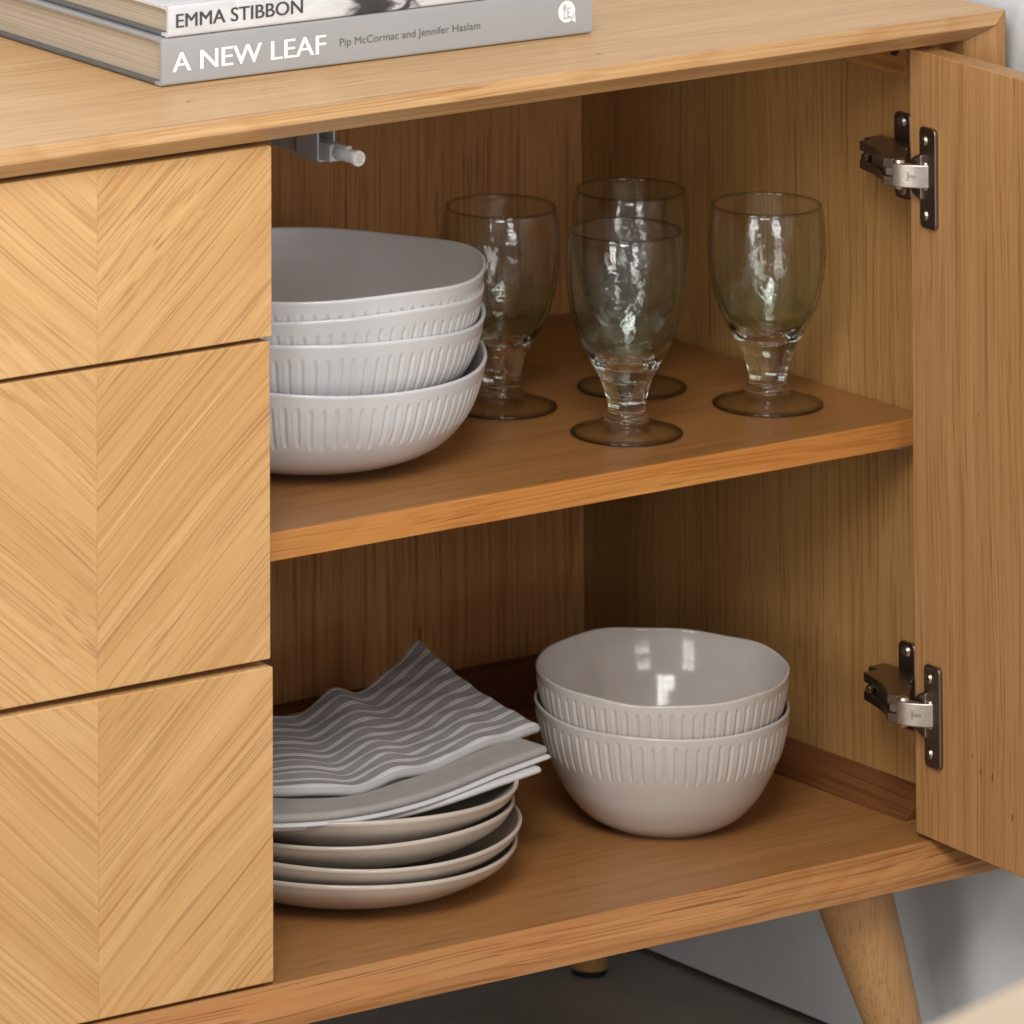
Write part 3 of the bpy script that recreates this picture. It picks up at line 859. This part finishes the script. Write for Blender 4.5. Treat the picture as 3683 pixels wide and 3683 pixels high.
def cloth_mat(name, base, stripes=False, light=(0.80, 0.79, 0.79), edge=None):
    k = NT(name)
    uv = k.new('ShaderNodeUVMap')
    sep = k.new('ShaderNodeSeparateXYZ'); k.link(uv.outputs[0], sep.inputs[0])
    tc = k.new('ShaderNodeTexCoord')
    n = k.noise(tc.outputs['Object'], 60.0, 3.0, 0.6)
    c = k.mix(k.ramp(n.outputs['Fac'], [(0.3, 0.0), (0.7, 1.0)]), base, tuple(x * 0.88 for x in base))
    # plain weave
    wu = k.math('SINE', k.math('MULTIPLY', sep.outputs['X'], 9000.0))
    wv = k.math('SINE', k.math('MULTIPLY', sep.outputs['Y'], 9000.0))
    wz = k.math('MULTIPLY', wu, wv)
    c = k.mix(k.math('MULTIPLY_ADD', wz, 0.08, 0.08), c, tuple(x * 0.55 for x in base))
    if stripes:
        wob = k.noise(k.mapping(uv.outputs[0], scale=(60, 60, 60)), 1.0, 2.0)
        yy = k.math('ADD', sep.outputs['Y'], k.math('MULTIPLY', wob.outputs['Fac'], 0.0008))
        ph = k.math('FRACT', k.math('MULTIPLY', yy, 1 / 0.0136))
        st = k.ramp(ph, [(0.0, 0.0), (0.34, 0.0), (0.37, 1.0), (0.42, 1.0), (0.45, 0.12), (0.53, 0.12), (0.56, 1.0), (0.61, 1.0), (0.64, 0.0)])
        c = k.mix(k.math('MULTIPLY', st, 0.95), c, light)
        # selvedge: a white band with two dark lines along the fold
        ed = k.ramp(k.math('MULTIPLY', sep.outputs['Y'], 100.0), [(0.0, 0.30), (0.22, 0.30), (0.26, 1.0), (0.42, 1.0), (0.45, 0.25), (0.50, 0.25), (0.53, 1.0), (0.66, 1.0), (0.70, 0.0)])
        c = k.mix(k.math('MULTIPLY', ed, 0.95), c, (0.66, 0.66, 0.68))
    k.link(c, k.b.inputs['Base Color'])
    k.b.inputs['Roughness'].default_value = 0.92
    k.b.inputs['Specular IOR Level'].default_value = 0.15
    k.b.inputs['Sheen Weight'].default_value = 0.08
    h = k.math('ADD', k.math('MULTIPLY', wz, 0.3), k.noise(tc.outputs['Object'], 700.0, 2.0).outputs['Fac'])
    k.link(k.bump(h, 0.35, 0.0004), k.b.inputs['Normal'])
    return k.m
m_stripe = cloth_mat('striped_cotton', (0.30, 0.285, 0.285), True)
m_taupe = cloth_mat('taupe_cotton', (0.345, 0.325, 0.30))
m_whitec = cloth_mat('pale_cotton', (0.60, 0.59, 0.60))

def bil(P00, P10, P11, P01):
    def f(s, t):
        return tuple((1 - s) * (1 - t) * P00[k] + s * (1 - t) * P10[k] + s * t * P11[k] + (1 - s) * t * P01[k] for k in (0, 1))
    return f
PC = (0.1745, 0.159)
def sag(x, y):
    """folded cloth lies on the rim of the top plate and sinks a little inside it"""
    r = math.hypot(x - PC[0], y - PC[1])
    return -0.0030 * max(0.0, 1 - (r / 0.105) ** 2)
def soft(P, cut=0.010):
    f = bil(*P)
    cx = sum(p[0] for p in P) / 4; cy = sum(p[1] for p in P) / 4
    def g(s, t):
        x, y = f(s, t)
        for a, b in ((s, t), (1 - s, t), (s, 1 - t)):
            w = max(0, 1 - a / 0.22) ** 2 * max(0, 1 - b / 0.22) ** 2
            if (a, b) != (s, t): w *= 0.25
            x += (cx - x) * w * 0.16; y += (cy - y) * w * 0.16
        return x, y
    return g
def f_white(s, t, x, y):
    return -0.2212 + sag(x, y) + 0.0006 * math.sin(9 * s + 3 * t) + 0.0030 * max(0, s - 0.7)
def f_taupe(s, t, x, y):
    return -0.2134 + sag(x, y) + 0.0007 * math.sin(7 * s + 4 * t + 1) + 0.0035 * max(0, s - 0.6) + 0.005 * (s * t) ** 2
def bumpf(u, w): return math.exp(-(u / w) ** 2)
def f_str(s, t, x, y):
    u = max(0.0, (x - 0.10) / 0.243)
    lift = 0.0260 * u ** 3.4 * (max(0.0, t) ** 1.7)
    q = x - 0.140 - 0.39 * (y - 0.097)          # the main crease runs back from near the front corner
    fold = -0.0034 * bumpf(q, 0.013) + 0.0042 * bumpf(q - 0.034, 0.020) + 0.0030 * bumpf(q + 0.030, 0.016) - 0.0022 * bumpf(q - 0.074, 0.018)
    fold += 0.0024 * bumpf(q - 0.108, 0.020) * (1 - t) + 0.0024 * bumpf(x - 0.235, 0.012) * t - 0.0024 * bumpf(x - 0.262, 0.012) * t
    rip = 0.0006 * math.sin(150 * x - 60 * y) + 0.0005 * math.sin(210 * y + 90 * x)
    return -0.2078 + sag(x, y) * 0.8 + lift + (fold + rip) * (0.5 + 0.5 * min(1, t * 5))
def ruled(front, back):
    def cr(P, s):
        n = len(P) - 1
        f = min(max(s * n, 0), n - 1e-6); i = int(f); r = f - i
        p0, p1, p2, p3 = P[max(i - 1, 0)], P[i], P[i + 1], P[min(i + 2, n)]
        return tuple(0.5 * (2 * p1[k] + (p2[k] - p0[k]) * r + (2 * p0[k] - 5 * p1[k] + 4 * p2[k] - p3[k]) * r * r
                            + (3 * p1[k] - p0[k] - 3 * p2[k] + p3[k]) * r ** 3) for k in (0, 1))
    def g(s, t):
        a, b = cr(front, s), cr(back, s)
        return tuple(a[k] * (1 - t) + b[k] * t for k in (0, 1))
    return g
p_white = ruled([(-0.030, 0.175), (0.0, 0.140), (0.040, 0.105), (0.080, 0.083), (0.124, 0.070), (0.175, 0.069), (0.240, 0.080), (0.2950, 0.0935)],
                [(0.020, 0.265), (0.100, 0.262), (0.190, 0.258), (0.285, 0.250)])
p_taupe = ruled([(-0.020, 0.172), (0.005, 0.134), (0.040, 0.098), (0.080, 0.076), (0.122, 0.066), (0.180, 0.071), (0.250, 0.089), (0.3085, 0.1040)],
                [(0.030, 0.275), (0.120, 0.272), (0.205, 0.268), (0.292, 0.262)])
p_str = ruled([(0.020, 0.215), (0.050, 0.165), (0.078, 0.126), (0.104, 0.104), (0.135, 0.095), (0.190, 0.103), (0.260, 0.121), (0.328, 0.137)],
              [(0.090, 0.262), (0.130, 0.258), (0.185, 0.256), (0.240, 0.262), (0.286, 0.271), (0.336, 0.292)])
napkin('folded_napkin', p_white, f_white, 0.0042, m_whitec, 'pale napkin lying directly on the plates, lowest of the three')
nt = napkin('folded_napkin', p_taupe, f_taupe, 0.0056, m_taupe, 'plain taupe napkin between the striped one and the pale one')
def p_hem(s, t):
    x, y = p_taupe(s, t)
    return x + 0.0015 * s, y - 0.0020 * (1 - t)
nh = napkin('under_layer', p_hem, lambda s, t, x, y: f_taupe(s, t, x, y) - 0.0043, 0.0030, m_whitec, None)
for k_ in ('label', 'category', 'group'):
    if k_ in nh: del nh[k_]
nh.parent = nt
napkin('folded_napkin', p_str, f_str, 0.0060, m_stripe, 'grey napkin with white pinstripes, its back corner turned up')

# ------------------------------------------------------------------ books
def page_mat():
    k = NT('page_edges')
    tc = k.new('ShaderNodeTexCoord')
    n = k.noise(k.mapping(tc.outputs['Object'], scale=(2, 2, 900)), 1.0, 2.0, 0.7)
    n2 = k.noise(k.mapping(tc.outputs['Object'], scale=(3, 3, 260)), 1.0, 2.0, 0.7)
    c = k.mix(k.ramp(n.outputs['Fac'], [(0.35, 0.0), (0.65, 1.0)]), (0.50, 0.42, 0.32), (0.37, 0.305, 0.225))
    c = k.mix(k.math('MULTIPLY', k.ramp(n2.outputs['Fac'], [(0.30, 1.0), (0.40, 0.0)]), 0.5), c, (0.22, 0.17, 0.12))
    k.link(c, k.b.inputs['Base Color'])
    k.b.inputs['Roughness'].default_value = 0.9
    k.link(k.bump(n.outputs['Fac'], 0.4, 0.0005), k.b.inputs['Normal'])
    return k.m
m_page = page_mat()
def photo_cover():
    k = NT('white_photo_cover')
    tc = k.new('ShaderNodeTexCoord')
    sep = k.new('ShaderNodeSeparateXYZ'); k.link(tc.outputs['Object'], sep.inputs[0])
    n = k.noise(k.mapping(tc.outputs['Object'], scale=(28, 28, 60)), 1.0, 5.0, 0.65, 0.8)
    n2 = k.noise(k.mapping(tc.outputs['Object'], scale=(9, 9, 9), loc=(3.4, 0, 0)), 1.0, 3.0, 0.6)
    # the printed black-and-white picture starts right of the title
    m = k.ramp(k.math('ADD', sep.outputs['X'], k.math('MULTIPLY', k.math('SUBTRACT', n.outputs['Fac'], 0.5), 0.05)), [(0.142, 0.0), (0.150, 1.0), (0.178, 1.0), (0.184, 0.0), (0.186, 0.0), (0.190, 1.0), (0.200, 1.0), (0.206, 0.0)])
    c = k.mix(k.ramp(n.outputs['Fac'], [(0.35, 1.0), (0.7, 0.0)]), (0.64, 0.645, 0.66), (0.53, 0.535, 0.55))
    c = k.mix(k.math('MULTIPLY', m, k.ramp(n2.outputs['Fac'], [(0.2, 0.85), (0.5, 1.0)])), c, (0.035, 0.035, 0.04))
    k.link(c, k.b.inputs['Base Color'])
    k.b.inputs['Roughness'].default_value = 0.25
    return k.m
m_cov_white = photo_cover()
m_cov_grey = simple('grey_cover', (0.33, 0.335, 0.345), 0.30, var=(14, 0.93))
m_board_dark = simple('dark_cover_edge', (0.11, 0.105, 0.105), 0.5)
m_board_brown = simple('cover_back', (0.20, 0.18, 0.165), 0.5)
m_ink_w = simple('white_print', (0.80, 0.80, 0.80), 0.4)
m_ink_d = simple('dark_print', (0.055, 0.05, 0.05), 0.5)
m_ink_g = simple('grey_print', (0.115, 0.11, 0.11), 0.5)

def text_part(body, x, z, height, mat, parent, y=-0.0004, width=None, bold=0.0, heavy=0.0):
    cu = bpy.data.curves.new('lettering', 'FONT')
    cu.body = body; cu.size = 1.0; cu.offset = bold; cu.extrude = 0.0
    cu.resolution_u = 4
    o = bpy.data.objects.new('lettering', cu); COL.objects.link(o)
    bpy.context.view_layer.update()
    dg = bpy.context.evaluated_depsgraph_get()
    me = bpy.data.meshes.new_from_object(o.evaluated_get(dg))
    bpy.data.objects.remove(o, do_unlink=True)
    xs = [v.co.x for v in me.vertices]; ys = [v.co.y for v in me.vertices]
    # cap height of the font measured from the text itself
    x0, x1 = min(xs), max(xs); y0, y1 = min(ys), max(ys)
    capy = y1
    sy = height / capy
    sx = (width / (x1 - x0)) if width else sy
    for v in me.vertices:
        v.co = Vector((x + (v.co.x - x0) * sx, y, z + v.co.y * sy))
    if heavy:
        bm = bmesh.new(); bm.from_mesh(me)
        src = bm.faces[:]
        for q, dx in enumerate((-heavy, heavy)):
            g = bmesh.ops.duplicate(bm, geom=src)['geom']
            bmesh.ops.translate(bm, verts=[e for e in g if isinstance(e, bmesh.types.BMVert)], vec=(dx, -0.00004 * (q + 1), 0))
        bm.to_mesh(me); bm.free()
    ob = bpy.data.objects.new('lettering', me); COL.objects.link(ob)
    me.materials.clear(); me.materials.append(mat)
    ob.parent = parent
    return ob

def book(loc, rz, length, depth, height, mat_cover, mat_edge, label):
    """spine faces the front (-y), lying flat; local origin at the lower left end of the spine"""
    t = thing('book', loc, label, 'book', 'books lying on the sideboard', rz=rz)
    cb = 0.0030; ov = 0.0035; r = 0.0022
    def part(name, bm, mat, bevel=0.0, smooth=None, parent=t):
        return mesh_obj(name, bm, mat, parent, bevel, smooth, world=False)
    # boards
    bm = bmesh.new(); box(bm, 0, length, 0.0085, depth, 0.0001, cb)
    part('cover_board', bm, mat_edge, 0.0008)
    bm = bmesh.new(); box(bm, 0, length, 0.0085, depth, height - cb, height)
    part('cover_board', bm, [mat_cover], 0.0008)
    # spine with rounded arrises and hinge grooves
    prof = [(0.0085, 0.0001), (0.0060, 0.0008), (0.0040, 0.0001), (r, 0.0001)]
    for k in range(1, 6):
        a = -PI / 2 - (PI / 2) * k / 5
        prof.append((r + r * math.cos(a), r + r * math.sin(a)))
    for k in range(0, 6):
        a = PI - (PI / 2) * k / 5
        prof.append((r + r * math.cos(a), height - r + r * math.sin(a)))
    prof += [(0.0040, height), (0.0060, height - 0.0009), (0.0085, height), (0.0085, height - 0.0026), (0.0040, height - 0.0028), (0.0022, height - 0.0040),
             (0.0022, 0.0040), (0.0040, 0.0028), (0.0085, 0.0026)]
    bm = bmesh.new(); prism(bm, [(0, y, z) for y, z in prof], [(length, y, z) for y, z in prof])
    sp = part('spine', bm, mat_cover, smooth=35)
    bm = bmesh.new(); box(bm, ov, length - ov, 0.0030, depth - ov, cb + 0.00005, height - cb - 0.00005)
    part('page_block', bm, m_page, 0.0)
    return t, sp

a = -0.0405
b1, sp1 = book((-0.0247, 0.0904, 0.2741), a, 0.3520, 0.245, 0.0313, m_cov_grey, m_board_dark, 'thick grey hardback book lying under the white one')
text_part('A NEW LEAF', 0.0085, 0.0088, 0.0125, m_ink_w, sp1, width=0.1225, bold=0.0, heavy=0.00038)
text_part('Pip McCormac and Jennifer Haslam', 0.1425, 0.0124, 0.0050, m_ink_g, sp1, width=0.1155)
# publisher mark: speech-bubble disc with fine line emblem
bm = bmesh.new()
cx, cz, rad = 0.3305, 0.0168, 0.0072
pts = []
for k in range(40):
    an = 2 * PI * k / 40
    rr = rad
    pts.append((cx + rr * math.cos(an), cz + rr * 1.02 * math.sin(an)))
vs = [bm.verts.new((x, -0.0003, z)) for x, z in pts]; bm.faces.new(vs)
bm.faces.new([bm.verts.new(p) for p in ((cx + 0.0030, -0.0003, cz - 0.0058), (cx + 0.0075, -0.0003, cz - 0.0080), (cx + 0.0070, -0.0003, cz - 0.0010))])
me = bpy.data.meshes.new('emblem'); bm.to_mesh(me); bm.free(); me.materials.append(m_ink_w)
em = bpy.data.objects.new('emblem', me); COL.objects.link(em); em.parent = sp1
bm = bmesh.new()
def stroke(x0, z0, x1, z1, w=0.0004):
    d = Vector((x1 - x0, z1 - z0)); L = d.length; n = Vector((-d.y, d.x)) / L * w / 2
    bm.faces.new([bm.verts.new((cx + p[0], -0.0005, cz + p[1])) for p in ((x0 + n.x, z0 + n.y), (x1 + n.x, z1 + n.y), (x1 - n.x, z1 - n.y), (x0 - n.x, z0 - n.y))])
for q in ((-0.0032, 0.0028, -0.0018, 0.0008), (-0.0004, 0.0028, -0.0018, 0.0008), (-0.0018, 0.0008, -0.0018, -0.0042), (-0.0018, 0.0048, -0.0008, 0.0034),
          (-0.0018, 0.0048, -0.0028, 0.0034), (-0.0028, 0.0034, -0.0018, 0.0024), (-0.0008, 0.0034, -0.0018, 0.0024), (0.0008, 0.0022, 0.0008, -0.0034),
          (0.0008, 0.0022, 0.0032, 0.0022), (0.0008, -0.0006, 0.0028, -0.0006), (0.0008, -0.0034, 0.0032, -0.0034), (-0.0034, -0.0044, 0.0034, -0.0044)):
    stroke(*q)
me = bpy.data.meshes.new('emblem_lines'); bm.to_mesh(me); bm.free(); me.materials.append(m_ink_g)
el = bpy.data.objects.new('emblem_lines', me); COL.objects.link(el); el.parent = sp1
b2, sp2 = book((-0.0203, 0.0889, 0.3057), a, 0.3000, 0.225, 0.0208, m_cov_white, m_board_dark, 'white hardback book with dark lettering on top of the grey one')
text_part('EMMA STIBBON', 0.0062, 0.0062, 0.0090, m_ink_d, sp2, width=0.1010, bold=0.0, heavy=0.00022)

# ------------------------------------------------------------------ near table, out of focus
e0 = Vector((-0.8577, -1.6561)); e1 = Vector((-0.7850, -1.6335))
ed = (e1 - e0).normalized(); en = Vector((ed.y, -ed.x))       # en points to the viewer side
if en.dot(Vector((-2.98, -4.15)) - e0) < 0: en = -en
tb = thing('side_table', (e0.x, e0.y, -0.482), 'pale wooden table in the foreground, blurred and cut off by the lower right corner', 'table')
def TP(u, v, z): p = e0 + ed * u + en * v; return (p.x, p.y, z)
bm = bmesh.new()
prism(bm, [TP(-0.30, 0.0402, 0.2481), TP(0.9, 0.0402, 0.2481), TP(0.9, 0.5, 0.2481), TP(-0.30, 0.5, 0.2481)],
          [TP(-0.30, 0.0402, 0.2641), TP(0.9, 0.0402, 0.2641), TP(0.9, 0.5, 0.2641), TP(-0.30, 0.5, 0.2641)])
mesh_obj('table_top', bm, m_table, tb, 0.003)
bm = bmesh.new()
prism(bm, [TP(-0.30, 0, 0.2461), TP(0.9, 0, 0.2461), TP(0.9, 0.040, 0.2461), TP(-0.30, 0.040, 0.2461)],
          [TP(-0.30, 0, 0.2681), TP(0.9, 0, 0.2681), TP(0.9, 0.040, 0.2681), TP(-0.30, 0.040, 0.2681)])
mesh_obj('edge_rail', bm, simple('cream_wood', (0.44, 0.34, 0.235), 0.5), tb, 0.004)
for u in (-0.26, 0.86):
    for v in (0.05, 0.45):
        bm = bmesh.new(); tube(bm, TP(u, v, -0.4819), TP(u, v, 0.2480), 0.012, 0.018, 24)
        mesh_obj('leg', bm, m_leg, tb, smooth=40)
